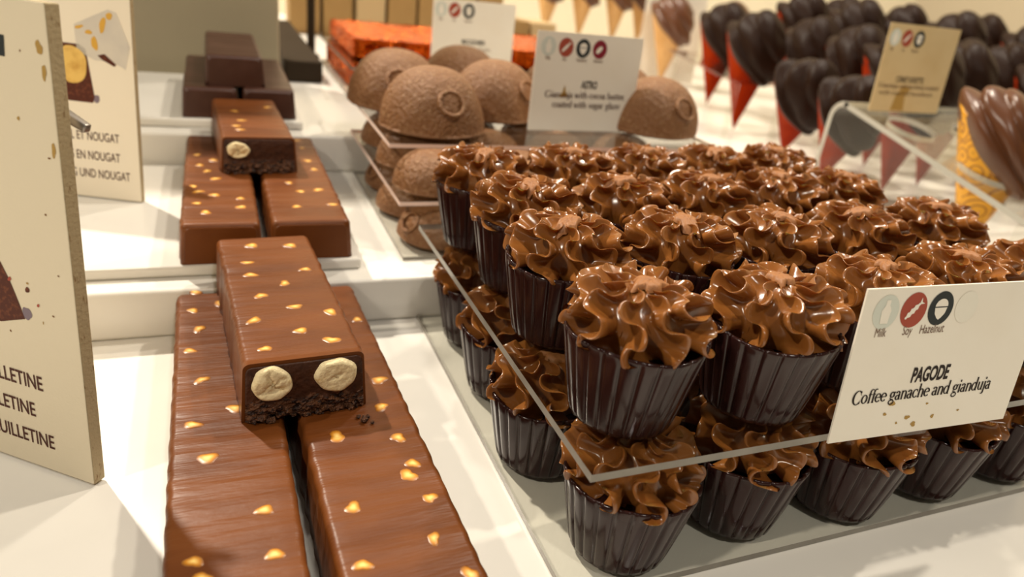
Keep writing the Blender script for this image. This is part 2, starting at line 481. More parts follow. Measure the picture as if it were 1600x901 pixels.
cpart('counter_body', (-1.1, 1.5, -0.10, 1.35, -0.9, -0.02), 0, mt=M['counter_body'])
cpart('counter_top', (-1.15, 1.55, -0.15, 1.38, -0.02, 0.0), 0.003)
cpart('step', (-0.90, 0.385, 0.304, 1.20, 0.0001, T1), 0.0022)
cpart('step', (-0.90, 0.385, 0.474, 1.20, T1 + 0.0001, T2), 0.0022)
slab = bm_obj('shadow_band_board', box_bm(-0.34, 0.061, 0.3165, 0.470, T1 + 0.0002, S1, 0.0012, 2), M['counter'])  # added board, its grey front replaces the shadow before the bars
tag(slab, 'added white board under the two middle step bars, its front edge standing in for shadow', 'board')
slab = bm_obj('shadow_band_board', box_bm(-0.34, 0.053, 0.4880, 0.640, T2 + 0.0002, S2, 0.0012, 2), M['counter'])  # second added board, same shadow band one step up
tag(slab, 'added white board under the top step bars, its front edge standing in for shadow', 'board')

pan = bm_obj('back_panel', box_bm(-0.60, 0.052, 0.650, 0.672, T2 + 0.0002, 0.42, 0.002, 2), M['panel'])
tag(pan, 'olive beige upright panel behind the dark bars', 'panel')
gp = bm_obj('shaded_gap_block', box_bm(0.056, 0.088, 0.655, 0.95, T2 + 0.0002, 0.066, 0.002, 2), M['blackgap'])  # dark block added in place of a shaded gap
tag(gp, 'dark stand-in for the shaded gap between the beige panel and the foil packs', 'block')


# ================================================================== CHOCOLATE BARS
def bar_section(w, h, r, draft):
    """closed outline (x, z), counter-clockwise from the lower left"""
    pts = []
    x0, x1 = -w / 2, w / 2
    for i in range(6):
        t = i / 5; pts.append((x0 + (x1 - x0) * t, 0.0))
    for i in range(1, 6):
        t = i / 6; pts.append((x1 - draft * t, (h - r) * t))
    cx = x1 - draft - r
    for i in range(7):
        a = math.pi / 2 * i / 6; pts.append((cx + r * math.cos(a), h - r + r * math.sin(a)))
    for i in range(1, 8):
        t = i / 8; pts.append((cx - 2 * cx * t, h))
    for i in range(7):
        a = math.pi / 2 + math.pi / 2 * i / 6; pts.append((-cx + r * math.cos(a), h - r + r * math.sin(a)))
    for i in range(1, 6):
        t = 1 - i / 6; pts.append((x0 + draft * t, (h - r) * t))
    return pts


def bar_mesh(name, w, length, h, material, seed=0, round_front=True, wob=0.00025):
    """bar lying along +y from its front end at the origin"""
    rng = np.random.RandomState(seed)
    sec = np.array(bar_section(w, h, 0.0024, 0.0012)); n = len(sec)
    rr = 0.0022
    st = []
    if round_front:
        for i in range(5):
            a = math.pi / 2 * i / 4; st.append((rr * (1 - math.sin(a)), rr * (1 - math.cos(a))))
        st = [(rr * (1 - math.cos(math.pi / 2 * i / 4)), rr * (1 - math.sin(math.pi / 2 * i / 4))) for i in range(5)]
    else:
        st = [(0.0, 0.0)]
    ny = int(length / 0.0012)
    for i in range(1, ny): st.append((st[len(st) - 1][0] * 0 + rr + (length - 2 * rr) * i / ny, 0.0))
    st += [(length - rr * (1 - math.sin(math.pi / 2 * i / 4)), rr * (1 - math.cos(math.pi / 2 * i / 4))) for i in range(5)]
    k = np.arange(1, 9)
    pa = rng.uniform(0, 6.28, (4, 8)); fr = rng.uniform(60, 900, (4, 8))

    def wv(row, y): return float(np.mean(np.sin(fr[row] * y + pa[row])))
    vs = []
    for (y, ins) in st:
        sl, sr, sh = wv(0, y) * wob * 2.4, wv(1, y) * wob * 2.4, wv(2, y) * wob * 1.2
        for (x, z) in sec:
            t = (x / (w / 2)); zz = z / h
            xx = x * (1 - ins / (w / 2)) + (sr if t > 0 else sl) * abs(t) ** 3
            zf = z if z < h * .5 else z - ins * (zz) + sh * zz
            vs.append((xx, y, max(zf, 0)))
    f = []
    m_ = len(st)
    for j in range(m_ - 1):
        for i in range(n):
            a = j * n + i; b = j * n + (i + 1) % n
            f.append((a, b, b + n, a + n))
    f.append(tuple(range(n)))
    f.append(tuple(reversed(range((m_ - 1) * n, m_ * n))))
    o = mesh_obj(name, vs, f, material)
    o.data.polygons[-1].use_smooth = False; o.data.polygons[-2].use_smooth = False
    return o


_np = [0]


def nut_piece(parent, x, y, z, a=0.0024, b=0.0013, rot=0.0):
    _np[0] += 1
    r = random.Random(_np[0] * 7 + 3)
    n, rings = 18, 4
    ph = [r.uniform(0, 6.28) for _ in range(3)]
    vs = [(0, 0, 0.00022)]; rad = [1.0]
    for j in range(1, rings + 1):
        t = j / rings
        for i in range(n):
            an = 2 * math.pi * i / n
            k = 1 + .16 * math.sin(2 * an + ph[0]) + .14 * math.sin(3 * an + ph[1]) + .05 * math.sin(5 * an + ph[2])
            px, py = a * t * k * math.cos(an), b * t * k * math.sin(an)
            vs.append((px * math.cos(rot) - py * math.sin(rot), px * math.sin(rot) + py * math.cos(rot), 0.00022 * (1 - t * t) - (0.0002 if j == rings else 0)))
            rad.append(1 - t)
    f = [(0, 1 + i, 1 + (i + 1) % n) for i in range(n)]
    for j in range(rings - 1):
        for i in range(n):
            p = 1 + j * n + i; q = 1 + j * n + (i + 1) % n
            f.append((p, p + n, q + n, q))
    o = mesh_obj('hazelnut_piece', vs, f, M['nutspot'], parent, loc=(x, y, z))
    at = o.data.attributes.new('radial', 'FLOAT', 'POINT')
    at.data.foreach_set('value', rad)
    if _np[0] == 1: o['label'] = 'golden bit of hazelnut shining through the chocolate'
    return o


def place_bar(name, x0, x1, y0, y1, z, h, material, label, cat, group, seed, spots=(), rz=0.0, round_front=True):
    o = bar_mesh(name, x1 - x0, y1 - y0, h, material, seed, round_front)
    o.location = ((x0 + x1) / 2, y0, z); o.rotation_euler = (0, 0, rz)
    tag(o, label, cat, group)
    c, s = math.cos(-rz), math.sin(-rz)
    rr = random.Random(seed)
    for (px, py) in spots:
        dx, dy = px / 1000 - o.location.x, py / 1000 - y0
        nut_piece(o, dx * c - dy * s, dx * s + dy * c, h + 0.00004, rr.uniform(.0024, .0034), rr.uniform(.0021, .0034), rr.uniform(-.6, .6))
    return o


G1 = 'milk chocolate hazelnut bars'
LF = [(-13.3, 303.4), (-14.0, 286.1), (-3.4, 291.5), (-11.5, 270.1), (-14.6, 253.4), (-10.4, 232.4), (-13.0, 206.3), (-8.6, 188.3), (6.0, 162.0), (7.4, 144.9), (-12.0, 147.5), (-10.1, 141.5), (-0.1, 212.8)]
RF = [(30.3, 190.3), (29.8, 157.0), (47.5, 203.8), (49.5, 185.6), (51.0, 172.0), (48.3, 166.8), (52.2, 155.6), (49.0, 139.9), (55.0, 125.1), (28.6, 135.5), (50.6, 268.3), (50.4, 220.7)]
place_bar('hazelnut_bar', -0.0200, 0.0172, 0.075, 0.3030, 0.0003, 0.0215, M['milk'],
          'long milk chocolate bar under the cut bar, on the cream sign side', 'chocolate bar', G1, 1, LF, rz=0.008)
place_bar('hazelnut_bar', 0.0228, 0.0628, 0.075, 0.3030, 0.0003, 0.0215, M['milk'],
          'long milk chocolate bar under the cut bar, on the frosted cups side', 'chocolate bar', G1, 2, RF, rz=0.033)
B2L = [(-11.8, 426.0), (-3.4, 416.2), (-10.3, 406.3), (-6.6, 395.6), (-2.8, 382.4), (-12.9, 370.0), (-3.4, 356.8), (-11.1, 344.8), (8.2, 351.4), (-7.4, 332.8), (8.1, 339.3), (-10.7, 361.9)]
B2R = [(46.1, 461.6), (47.2, 443.7), (47.5, 416.3), (48.9, 399.6), (33.2, 375.7), (46.6, 363.7), (33.3, 338.7), (37.6, 361.0), (50.8, 341.0)]
place_bar('hazelnut_bar', -0.0192, 0.0165, 0.3175, 0.470, S1 + .0002, 0.0190, M['milk'],
          'milk chocolate bar lying on the middle step, on the side of the white nougat sign', 'chocolate bar', G1, 3, B2L)
place_bar('hazelnut_bar', 0.0190, 0.0570, 0.3190, 0.470, S1 + .0002, 0.0190, M['milk'],
          'milk chocolate bar lying on the middle step, on the side of the glazed domes', 'chocolate bar', G1, 4, B2R)
place_bar('dark_chocolate_bar', -0.0205, 0.0135, 0.4920, 0.6150, S2 + .0002, 0.0190, M['dark'],
          'plain dark bar lying on the top step, on the side of the white nougat sign', 'chocolate bar', 'plain dark chocolate bars', 5)
place_bar('dark_chocolate_bar', 0.0152, 0.0495, 0.4940, 0.6150, S2 + .0002, 0.0190, M['dark'],
          'plain dark bar lying on the top step, on the side of the orange foil packs', 'chocolate bar', 'plain dark chocolate bars', 6)
place_bar('dark_chocolate_bar', -0.0060, 0.0305, 0.4990, 0.6080, S2 + .0194, 0.0190, M['dark'],
          'plain dark bar lying across the tops of two others on the top step', 'chocolate bar', 'plain dark chocolate bars', 7)


def cut_end(bar, w, h, seed, nuts, ragged=0.0):
    """dark filling seen at the cut front end, with halved hazelnuts and a crumbly base"""
    rng = np.random.RandomState(seed)
    nx, nz = 64, 34
    hw = w / 2 - 0.0012
    vs, fs = [], []
    hh = h - 0.0011
    crs = rng.uniform(-.4, 1, (30, 30))

    def disp(x, z):
        t = z / h
        rough = max(0, 1 - t / .36)
        cz_ = crs[min(int(z / .0011), 29), min(int((x + hw) / .0016), 29)]
        return -0.0009 - rough * (abs(rng.normal(0, .0005)) + cz_ * .0022) - rng.normal(0, .00006) - ragged * rough
    for j in range(nz + 1):
        for i in range(nx + 1):
            u = -1 + 2 * i / nx; t = j / nz
            z = 0.0002 + (hh - .0002) * t
            hwz = hw - 0.0009 * t
            if t > .88:
                q = (t - .88) / .12; hwz -= 0.0020 * (1 - math.sqrt(max(0, 1 - q * q)))
            x = u * hwz
            edge = min(1, (1 - abs(u)) * 8) * min(1, (1 - t) * 6 + .15)
            vs.append((x, disp(x, z) * (0.35 + .65 * edge), z + (rng.normal(0, .00012) if t < .4 else 0)))
    for j in range(nz):
        for i in range(nx):
            a = j * (nx + 1) + i
            fs.append((a, a + 1, a + nx + 2, a + nx + 1))
    nfront = len(vs)
    o = mesh_obj('praline_filling', vs, fs, [M['filling'], M['crumb']], bar, smooth=False)
    for p in o.data.polygons:
        if p.center.z < h * .34 + .0012 * math.sin(p.center.x * 700): p.material_index = 1
        else: p.use_smooth = True
    sol = o.modifiers.new('thickness', 'SOLIDIFY'); sol.thickness = 0.0012; sol.offset = -1
    o['label'] = 'dark praline filling at the cut end, crumbly along the bottom'
    for k, (cx, cz, rx, rz_, cleft) in enumerate(nuts):
        r2 = np.random.RandomState(seed * 10 + k)
        n, rings = 44, 12
        ph = r2.uniform(0, 6.28, 5)
        v2 = []; f2 = []
        v2.append((cx, -0.0024, cz))
        for j in range(1, rings + 1):
            t = j / rings
            for i in range(n):
                a = 2 * math.pi * i / n
                kk = 1 + .03 * math.sin(2 * a + ph[0]) + .03 * math.sin(3 * a + ph[1]) + .018 * math.sin(7 * a + ph[2])
                px, pz = rx * t * kk * math.cos(a), rz_ * t * kk * math.sin(a)
                y = -0.0024 + 0.0017 * max(0, (t - .82) / .18) ** 2
                # the split of the kernel
                qx, qz = px * math.cos(.45) + pz * math.sin(.45), -px * math.sin(.45) + pz * math.cos(.45)
                if cleft == 1:
                    y += 0.0011 * math.exp(-(qz / .0007) ** 2) * (abs(qx) < rx * .42) * (1 - abs(qx) / (rx * .42))
                else:
                    for ra_, dp_, wd_ in ((1.75, .0007, .00040), (3.75, .0008, .00055), (5.6, .0006, .00045), (.55, .0005, .0004)):
                        al_ = px * math.cos(ra_) + pz * math.sin(ra_); ac_ = -px * math.sin(ra_) + pz * math.cos(ra_) + .0004 * math.sin(al_ * 1400)
                        y += dp_ * math.exp(-(ac_ / wd_) ** 2) * (al_ > -.0004) * (t < .88)
                    y += .0009 * math.exp(-((px - .0012) / .0030) ** 2 - ((pz + .0022 - .25 * px) / .0011) ** 2)
                    y -= .0006 * math.exp(-((px + .0030) / .0016) ** 2 - ((pz - .0016) / .0016) ** 2)
                y += r2.normal(0, .00006)
                v2.append((cx + px, y, cz + pz))
        f2 += [(0, 1 + (i + 1) % n, 1 + i) for i in range(n)]
        for j in range(rings - 1):
            for i in range(n):
                p = 1 + j * n + i; q = 1 + j * n + (i + 1) % n
                f2.append((p, q, q + n, p + n))
        hz = mesh_obj('halved_hazelnut', v2, f2, M['nut'], bar)
        hz['label'] = 'cream coloured halved hazelnut set in the filling'
    return o


CT = [(10.7, 302.0), (8.0, 283.7), (8.7, 271.8), (11.4, 252.8), (7.9, 233.8), (10.3, 213.6), (26.6, 300.6), (30.0, 274.8), (20.8, 262.5), (22.6, 242.2), (34.6, 236.4), (22.7, 224.0), (32.1, 215.8)]
cb = place_bar('cut_hazelnut_bar', 0.0015, 0.0430, 0.2055, 0.3125, 0.0220, 0.0215, M['milk'],
               'cut milk chocolate bar showing two halved hazelnuts, resting on the two long bars', 'chocolate bar', None, 8, CT, rz=0.06, round_front=False)
cut_end(cb, 0.0415, 0.0215, 3, [(-0.0108, 0.0138, 0.0066, 0.0064, 0), (0.0098, 0.0142, 0.0070, 0.0066, 1)])
B2T = [(9.7, 452.9), (12.6, 430.2), (9.4, 417.3), (11.2, 409.3), (28.9, 466.3)]
cb2 = place_bar('cut_hazelnut_bar', 0.0000, 0.0395, 0.3940, 0.4880, S1 + 0.0194, 0.0190, M['milk'],
                'cut milk chocolate bar with one nut at its end, on the two middle step bars', 'chocolate bar', None, 9, B2T, rz=0.04, round_front=False)
cut_end(cb2, 0.0395, 0.0190, 5, [(-0.0105, 0.0122, 0.0058, 0.0044, 0)], ragged=.0012)
for (x, y, sz) in ((.0405, .1966, .0014), (.0418, .1985, .0008), (.0428, .1950, .0007), (.0388, .1990, .0009)):
    bm = bmesh.new(); bmesh.ops.create_icosphere(bm, subdivisions=2, radius=sz)
    rr = random.Random(int(sz * 1e6))
    for v in bm.verts: v.co *= rr.uniform(.6, 1.15)
    o = bm_obj('praline_crumb', bm, M['crumb'], loc=(x, y, .0218 + sz * .8))
    tag(o, 'tiny praline crumb on the long bar just before the cut bar end', 'crumb', 'crumbs below the cut bar end')

# ================================================================== UPRIGHT SIGNS AND CARDS
sg = board('product_sign', (-.0434, .2086, .0012), .7839, -.6209, 3.5, -.115, 0.0, .1450, .0045, M['sign'], M['sign_edge'], .0004)
tag(sg, 'thick cream sign with a worn brown edge, standing on the counter beside the long bars', 'sign')
for (yy, xr, tx) in ((.0300, -.0160, 'PRALINÉ FEUILLETINE'), (.0195, -.0203, 'PRALINE FEUILLETINE'), (.0090, -.0142, 'PRALINE FEUILLETINE')):
    sans('lettering', tx, .0072, xr, yy, M['ink_brown'], sg, sx=.68, align='RIGHT', bold=.00008)
pc = blot('chocolate_picture', [(-.0600, .0480), (-.0290, .0508), (-.0195, .0540), (-.0215, .0600), (-.0235, .0655), (-.0262, .0710), (-.0600, .0720)], M['pic_choc'], sg, .00012)
pc['label'] = 'printed picture of a chocolate piece'
blot('picture_shade', ell(-.0185, .0560, .0016, .0022, wob=.2, seed=4), M['pic_violet'], sg, .00010)
for k, (a, b, r) in enumerate(((-.0172, .0640, .0010), (-.0235, .0660, .0008), (-.0138, .0598, .0006))):
    blot('printed_crumb', ell(a, b, r, r * .7, rot=.7, wob=.2, seed=k), M['ic_red'] if k else M['pic_choc'], sg, .00013)
blot('printed_mark', [(-.060, .1300), (-.0145, .1302), (-.0140, .1355), (-.060, .1362)], M['ic_dark'], sg)
st = random.Random(5)
for k in range(14):
    a, b = st.uniform(-.03, -.002), st.uniform(.042, .140)
    blot('stain', ell(a, b, st.uniform(.0002, .0006), st.uniform(.0002, .0005), 10, 0, .3, k), M['stain_dark'] if k % 3 else M['stain'], sg)
for k, (a, b, rx, ry) in enumerate(((-.0030, .1340, .0011, .0016), (-.0022, .128, .0007, .0020), (-.0018, .108, .0006, .0022))):
    blot('stain', ell(a, b, rx, ry, 20, 0, .3, k + 30), M['stain'], sg)
# small metal tongue that sticks out behind the sign
bm = box_bm(-.012, .0115, -.0022, .0022, -.0012, .0012, .0006, 2)
for v in bm.verts:
    if v.co.x > 0: v.co.y *= .55
cl = bm_obj('easel_clip', bm, M['steel'], sg, smooth=True, loc=(-.0085, .1175, -.0075))
cl.rotation_euler = (0, 0, -.35)
cl['label'] = 'grey metal clip sticking out from the back'

sg2 = board('nougat_sign', (-.0396, .4002, .0290), .92495, -.38, 5.5, -.092, 0.0, .112, .0036, M['sign_white'], M['sign_edge'], .0004)
tag(sg2, 'white nougat sign with a hazelnut picture, standing on the middle step', 'sign')
for (yy, xr, tx) in ((.0300, -.0096, 'MIEL ET NOUGAT'), (.0200, -.0098, 'HONING EN NOUGAT'), (.0106, -.0052, 'HONIG UND NOUGAT')):
    sans('lettering', tx, .0064, xr, yy, M['ink_brown'], sg2, sx=.60, align='RIGHT', bold=.00004)
p = blot('chocolate_picture', [(-.060, .0490), (-.0215, .0490), (-.0205, .0520), (-.0232, .0750), (-.0265, .0768), (-.060, .0768)], M['pic_choc'], sg2, .00010)
p['label'] = 'printed picture of a chocolate with a whole hazelnut'
blot('hazelnut_picture', ell(-.0310, .0668, .0082, .0088, 30, .3, .08, 2), M['pic_nut'], sg2, .00020)
blot('picture_shade', ell(-.0198, .0512, .0020, .0018, 16, 0, .2, 6), M['pic_violet'], sg2, .00009)
p = blot('nougat_picture', [(-.0280, .0860), (-.0110, .0945), (-.0070, .0935), (-.0012, .0780), (-.0040, .0670), (-.0100, .0702), (-.0190, .0700), (-.0275, .0735)], M['pic_nougat'], sg2, .00010)
p['label'] = 'printed picture of a white nougat block'
for k, (a, b, rx, ry, ro) in enumerate(((-.0185, .0780, .0017, .0030, .2), (-.0140, .0870, .0013, .0042, -.2), (-.0105, .0915, .0016, .0016, 0), (-.0210, .0830, .0016, .0011, 0), (-.0255, .0850, .0020, .0008, .3))):
    blot('honey_picture', ell(a, b, rx, ry, 18, ro, .2, k), M['pic_honey'], sg2, .0002)
blot('almond_picture', [(-.0175, .0725), (-.0140, .0735), (-.0085, .0690), (-.0095, .0680), (-.0150, .0705)], M['pic_choc'], sg2, .0002)


def price_card(origin, ux, uy, lean, w, h, label, face, holder_x):
    c = board('price_card', origin, ux, uy, lean, 0, w, h, .0006, face, face)
    tag(c, label, 'card', 'price cards on the trays')
    bm = box_bm(holder_x, holder_x + .014, -.0022, .010, -.0022, -.0008, .0003, 1)
    b = bm_obj('card_holder', bm, M['acrylic'], c); b['label'] = 'small clear plastic holder at the back'
    return c


PG = price_card((.1671, .1235, .0467), .99916, -.0409, 6, .0758, .0502,
                'cream card reading PAGODE, at the front edge of the upper cup tray', M['card'], .028)
icon('milk', .0088, .0428, .0048, PG); icon('soy', .0195, .0429, .0050, PG); icon('hazel', .0303, .0429, .0049, PG); icon('ghost', .0410, .0428, .0046, PG)
sans('milk_caption', 'Milk', .0042, .0088, .0350, M['ink_faded'], PG, sx=.62, align='CENTER')
sans('soy_caption', 'Soy', .0042, .0193, .0350, M['ink_faded'], PG, sx=.62, align='CENTER')
sans('hazelnut_caption', 'Hazelnut', .0042, .0292, .0350, M['ink_faded'], PG, sx=.66, align='CENTER')
sans('title_lettering', 'PAGODE', .0070, .0345, .0185, M['ink'], PG, sx=.56, align='CENTER', bold=.00022)
serif('text_lettering', 'Coffee ganache and gianduja', .0030, .0050, .0128, M['ink'], PG, width=.0585, fatten=1.25)
for k, (a, b, r) in enumerate(((.022, .0115, .0011), (.030, .0058, .0010), (.0335, .0030, .0011), (.041, .0050, .0008), (.037, .0100, .0005), (.052, .0060, .0005), (.020, .0080, .0007), (.026, .0042, .0005))):
    blot('stain', ell(a, b, r, r * .8, 14, 0, .35, k + 3), M['stain'], PG)

AS = price_card((.1790, .4050, .0722), 1, 0.03, 2, .0745, .0590,
                'cream card reading ASTRO, among the glazed domes on the upper tray', M['card'], .03)
AK = 75 / 60.0
for kd, x in (('milk', 1.2), ('soy', 10.7), ('hazel', 20.2), ('wine', 29.6)):
    icon(kd, (x + 5.2) * AK / 1000, .0505, .0050, AS, .0056)
for tx, x in (('Milk', 6.6), ('Soy', 15.7), ('Hazelnut', 25.2), ('Almond', 34.6)):
    sans('caption', tx, .0034, x * AK / 1000, .0426, M['ink_faded'], AS, sx=.6, align='CENTER')
sans('title_lettering', 'ASTRO', .0064, .0395, .0268, M['ink'], AS, sx=.56, align='CENTER', bold=.0002)
serif('text_lettering', 'Gianduja with cocoa butter,', .0027, .0092, .0206, M['ink_brown'], AS, width=.0585, fatten=1.3)
serif('text_lettering', 'coated with sugar glaze', .0027, .0150, .0146, M['ink_brown'], AS, width=.0490, fatten=1.3)
blot('stain', [(.0195, .0212), (.0245, .0216), (.0232, .0250), (.0222, .0285), (.0212, .0245)], M['stain'], AS, .0002)
blot('stain', [(.0205, .0212), (.0238, .0214), (.0226, .0240)], M['stain_dark'], AS, .00025)

# ================================================================== TRAYS OF CLEAR ACRYLIC


def sheet(name, x0, x1, y0, y1, z0, t, label, edge='acrylic_edge', cat='tray', group=None, shape=None, holes=()):
    """clear slab; outline in the x/y plane, round holes with polished rims"""
    bm = bmesh.new()
    out = shape or [(x0, y0), (x1, y0), (x1, y1), (x0, y1)]
    if not holes:
        lo = [bm.verts.new((a, b, 0)) for a, b in out]; hi = [bm.verts.new((a, b, t)) for a, b in out]
        bm.faces.new(list(reversed(lo))).material_index = 0
        bm.faces.new(hi).material_index = 0
        n = len(out)
        for i in range(n):
            bm.faces.new((lo[i], lo[(i + 1) % n], hi[(i + 1) % n], hi[i])).material_index = 1
    else:
        loops = [out] + [[(hx + hr * math.cos(-2 * math.pi * i / 32), hy + hr * math.sin(-2 * math.pi * i / 32)) for i in range(32)] for hx, hy, hr in holes]
        rings = []
        for lv in (0.0, t):
            edges = []; ring = []
            for lp in loops:
                vv = [bm.verts.new((a, b, lv)) for a, b in lp]; ring.append(vv)
                for i in range(len(vv)): edges.append(bm.edges.new((vv[i], vv[(i + 1) % len(vv)])))
            bmesh.ops.triangle_fill(bm, edges=edges, use_beauty=True, use_dissolve=False)
            rings.append(ring)
        for k in range(len(loops)):
            a, b = rings[0][k], rings[1][k]; n = len(a)
            for i in range(n):
                f = bm.faces.new((a[i], a[(i + 1) % n], b[(i + 1) % n], b[i])); f.material_index = 1
        bmesh.ops.recalc_face_normals(bm, faces=bm.faces)
    o = bm_obj(name, bm, [M['acrylic'], M[edge]], loc=(0, 0, z0))
    if label: tag(o, label, cat, group)
    return o


TG = 'clear acrylic tray plates'
XL, XR = 0.0870, 0.3330
sheet('acrylic_tray', XL, XR, .1255, .3050, 0.0002, .0024, 'clear acrylic plate lying on the counter under the lower cups', group=TG)
sheet('acrylic_tray', XL, XR, .1265, .3110, 0.0452, .0026, 'clear acrylic plate resting on the lower cups and carrying the upper cups', group=TG)
MX0, MX1 = 0.0835, 0.3000
sheet('acrylic_tray', MX0, MX1, .3240, .4700, T1 + .0002, .0020, 'clear acrylic plate lying on the middle step under the lowest glazed domes', group=TG)
sheet('acrylic_tray', MX0, MX1, .3370, .4850, .0478, .0022, 'clear acrylic plate between the two lower layers of glazed domes', 'acrylic_edge_pink', group=TG)
sheet('acrylic_tray', MX0, MX1, .3650, .5150, .0704, .0022, 'clear acrylic plate carrying the top glazed domes and the ASTRO card', 'acrylic_edge_pink', group=TG)
sheet('acrylic_tray', .1010, .3500, .5850, .7700, T2 + .0002, .0020, 'clear acrylic plate on the top step under the lower orange foil pack', group=TG)
sheet('acrylic_tray', .1010, .3500, .5850, .7700, .0722, .0022, 'clear acrylic plate between the two orange foil packs', group=TG)

# ================================================================== FROSTED CUPS
NF = 25


def cup_mesh(parent):
    n = NF * 12
    rows = [(0.0, .0150, 0), (.0004, .0160, .35), (.0018, .0164, .9)]
    for i in range(1, 9):
        t = i / 8
        rows.append((.0018 + .0262 * t, .0164 + .0052 * t ** .92, 1.0))
    rows += [(.0288, .02145, .9), (.0289, .0208, .8), (.0280, .0202, .8), (.0258, .0197, .7), (.0250, .0190, .3), (.0248, .010, 0)]
    vs = []
    for (z, r, k) in rows:
        for i in range(n):
            th = 2 * math.pi * i / n
            fl = 1 - (1 - abs(math.sin(NF * th / 2))) ** 2.6
            rr = r - .0009 * k * (1 - fl)
            zz = z + (.0005 * k * (fl - .5) + .0006 * math.sin(3 * th + 1) if z > .027 else 0)
            vs.append((rr * math.cos(th), rr * math.sin(th), zz))
    f = grid_faces(n, len(rows))
    f.append(tuple(reversed(range(n))))
    last = (len(rows) - 1) * n
    f.append(tuple(range(last, last + n)))
    o = mesh_obj('chocolate_cup', vs, f, M['cup'], parent)
    o['label'] = 'fluted dark chocolate cup'
    return o


def swirl_mesh(parent, seed, hk=1.0):
    rng = np.random.RandomState(seed)
    fins = 10; per = 34; nu = fins * per; nv = 120
    u = np.arange(nu) / nu * fins                       # fin units
    s = np.linspace(0.0, 1.0, nv)
    U, S = np.meshgrid(u, s)
    k = np.floor(U).astype(int) % fins
    loc = U - np.floor(U) - .5
    ph = rng.uniform(0, 6.28, fins); ampf = rng.uniform(.75, 1.25, fins); wl = rng.uniform(2.7, 3.4, fins); dep = rng.uniform(.82, 1.12, fins)
    base_ph = rng.uniform(0, 6.28)
    width = .085 + .035 * S
    h = 1.0 / (1.0 + (np.abs(loc) / width) ** 3.2)
    h = (h - h.min()) / (h.max() - h.min())
    ang = np.pi * .66 * S                                # down past the equator
    Rc, Hc, z0 = .0132, .0128 * hk, .0288
    rc = Rc * np.sin(ang) ** .9; zc = z0 + Hc * np.cos(ang)
    nr = np.sin(ang); nz = np.cos(ang) * .9 + .05
    ln = np.hypot(nr, nz); nr /= ln; nz /= ln
    D = .0096 * np.clip((S - .02) / .40, 0, 1) ** .75 * dep[k]
    q_ = np.clip((S - .78) / .22, 0, 1); D *= 1 - .72 * q_ * q_ * (3 - 2 * q_)
    W = 2 * np.pi * wl[k] * S + base_ph + .30 * ph[k]
    D *= 1 + .10 * np.sin(2 * W + ph[k])
    mer = .0037 * ampf[k] * np.clip(S / .35, 0, 1) * np.sin(W)
    tw = .55 * S + rng.uniform(0, 6.28)
    th0 = U / fins * 2 * np.pi + tw
    disp = D * h
    loop = -.0011 * np.clip(S / .3, 0, 1) * np.sin(2 * W) * h
    mr_, mz_ = np.cos(ang), -np.sin(ang)
    r = rc + nr * disp + mr_ * loop
    z = zc + nz * disp * (.40 + .6 * S) + mz_ * loop
    tang = mer * (h ** .8 + .15 * (1 - h))
    tx, ty = -np.sin(th0), np.cos(th0)
    X = r * np.cos(th0) + tang * tx
    Y = r * np.sin(th0) + tang * ty
    rad = np.hypot(X, Y); mx = .0232
    sc = np.where(rad > mx, (mx + (rad - mx) * .3) / np.maximum(rad, 1e-9), 1)
    X *= sc; Y *= sc
    z = np.where(rad < .0200, np.maximum(z, .0252), np.maximum(z, .0275))
    vs = np.stack([X.ravel(), Y.ravel(), z.ravel()], 1)
    f = grid_faces(nu, nv)
    f = [tuple(reversed(q)) for q in f]
    f.append(tuple(range((nv - 1) * nu, nv * nu)))
    o = mesh_obj('piped_frosting', vs, f, M['frost'], parent)
    o['label'] = 'ruffled glossy brown piped frosting'
    top = float(z[:12].max())
    # the broken-off tip
    n = 44; v2 = []; rings = 6
    pp = rng.uniform(0, 6.28); la, lb = rng.uniform(.0062, .0078), rng.uniform(.0030, .0042)
    ox = rng.uniform(.0015, .0035)

    def tipz(x, y): return top + .0011 - 30.0 * (x * x + y * y)
    v2.append((ox * math.cos(pp), ox * math.sin(pp), tipz(ox, 0)))
    for j in range(1, rings + 1):
        t = j / rings
        for i in range(n):
            a = 2 * math.pi * i / n
            jag = 1 + (.16 * math.sin(5 * a + pp) + .10 * math.sin(9 * a + 2 * pp)) * t
            x = ox + la * t * jag * math.cos(a); y = lb * t * jag * math.sin(a)
            zz = tipz(x, y) - (.0016 if j == rings else 0) + .00015 * math.sin(9 * a + 5 * j)
            v2.append((x * math.cos(pp) - y * math.sin(pp), x * math.sin(pp) + y * math.cos(pp), zz))
    f2 = [(0, 1 + i, 1 + (i + 1) % n) for i in range(n)]
    for j in range(rings - 1):
        for i in range(n):
            a = 1 + j * n + i; b = 1 + j * n + (i + 1) % n
            f2.append((a, a + n, b + n, b))
    t_ = mesh_obj('frosting_tip', v2, f2, M['peak'], parent)
    t_['label'] = 'flat matte broken tip of the frosting'
    return o


protos = []
for sd in range(5):
    e = empty('frosted_cup')
    cup_mesh(e) if sd == 0 else None
    if sd:
        c = protos[0].children[0].copy(); COL.objects.link(c); c.parent = e
    swirl_mesh(e, 21 + sd * 3)
    protos.append(e)

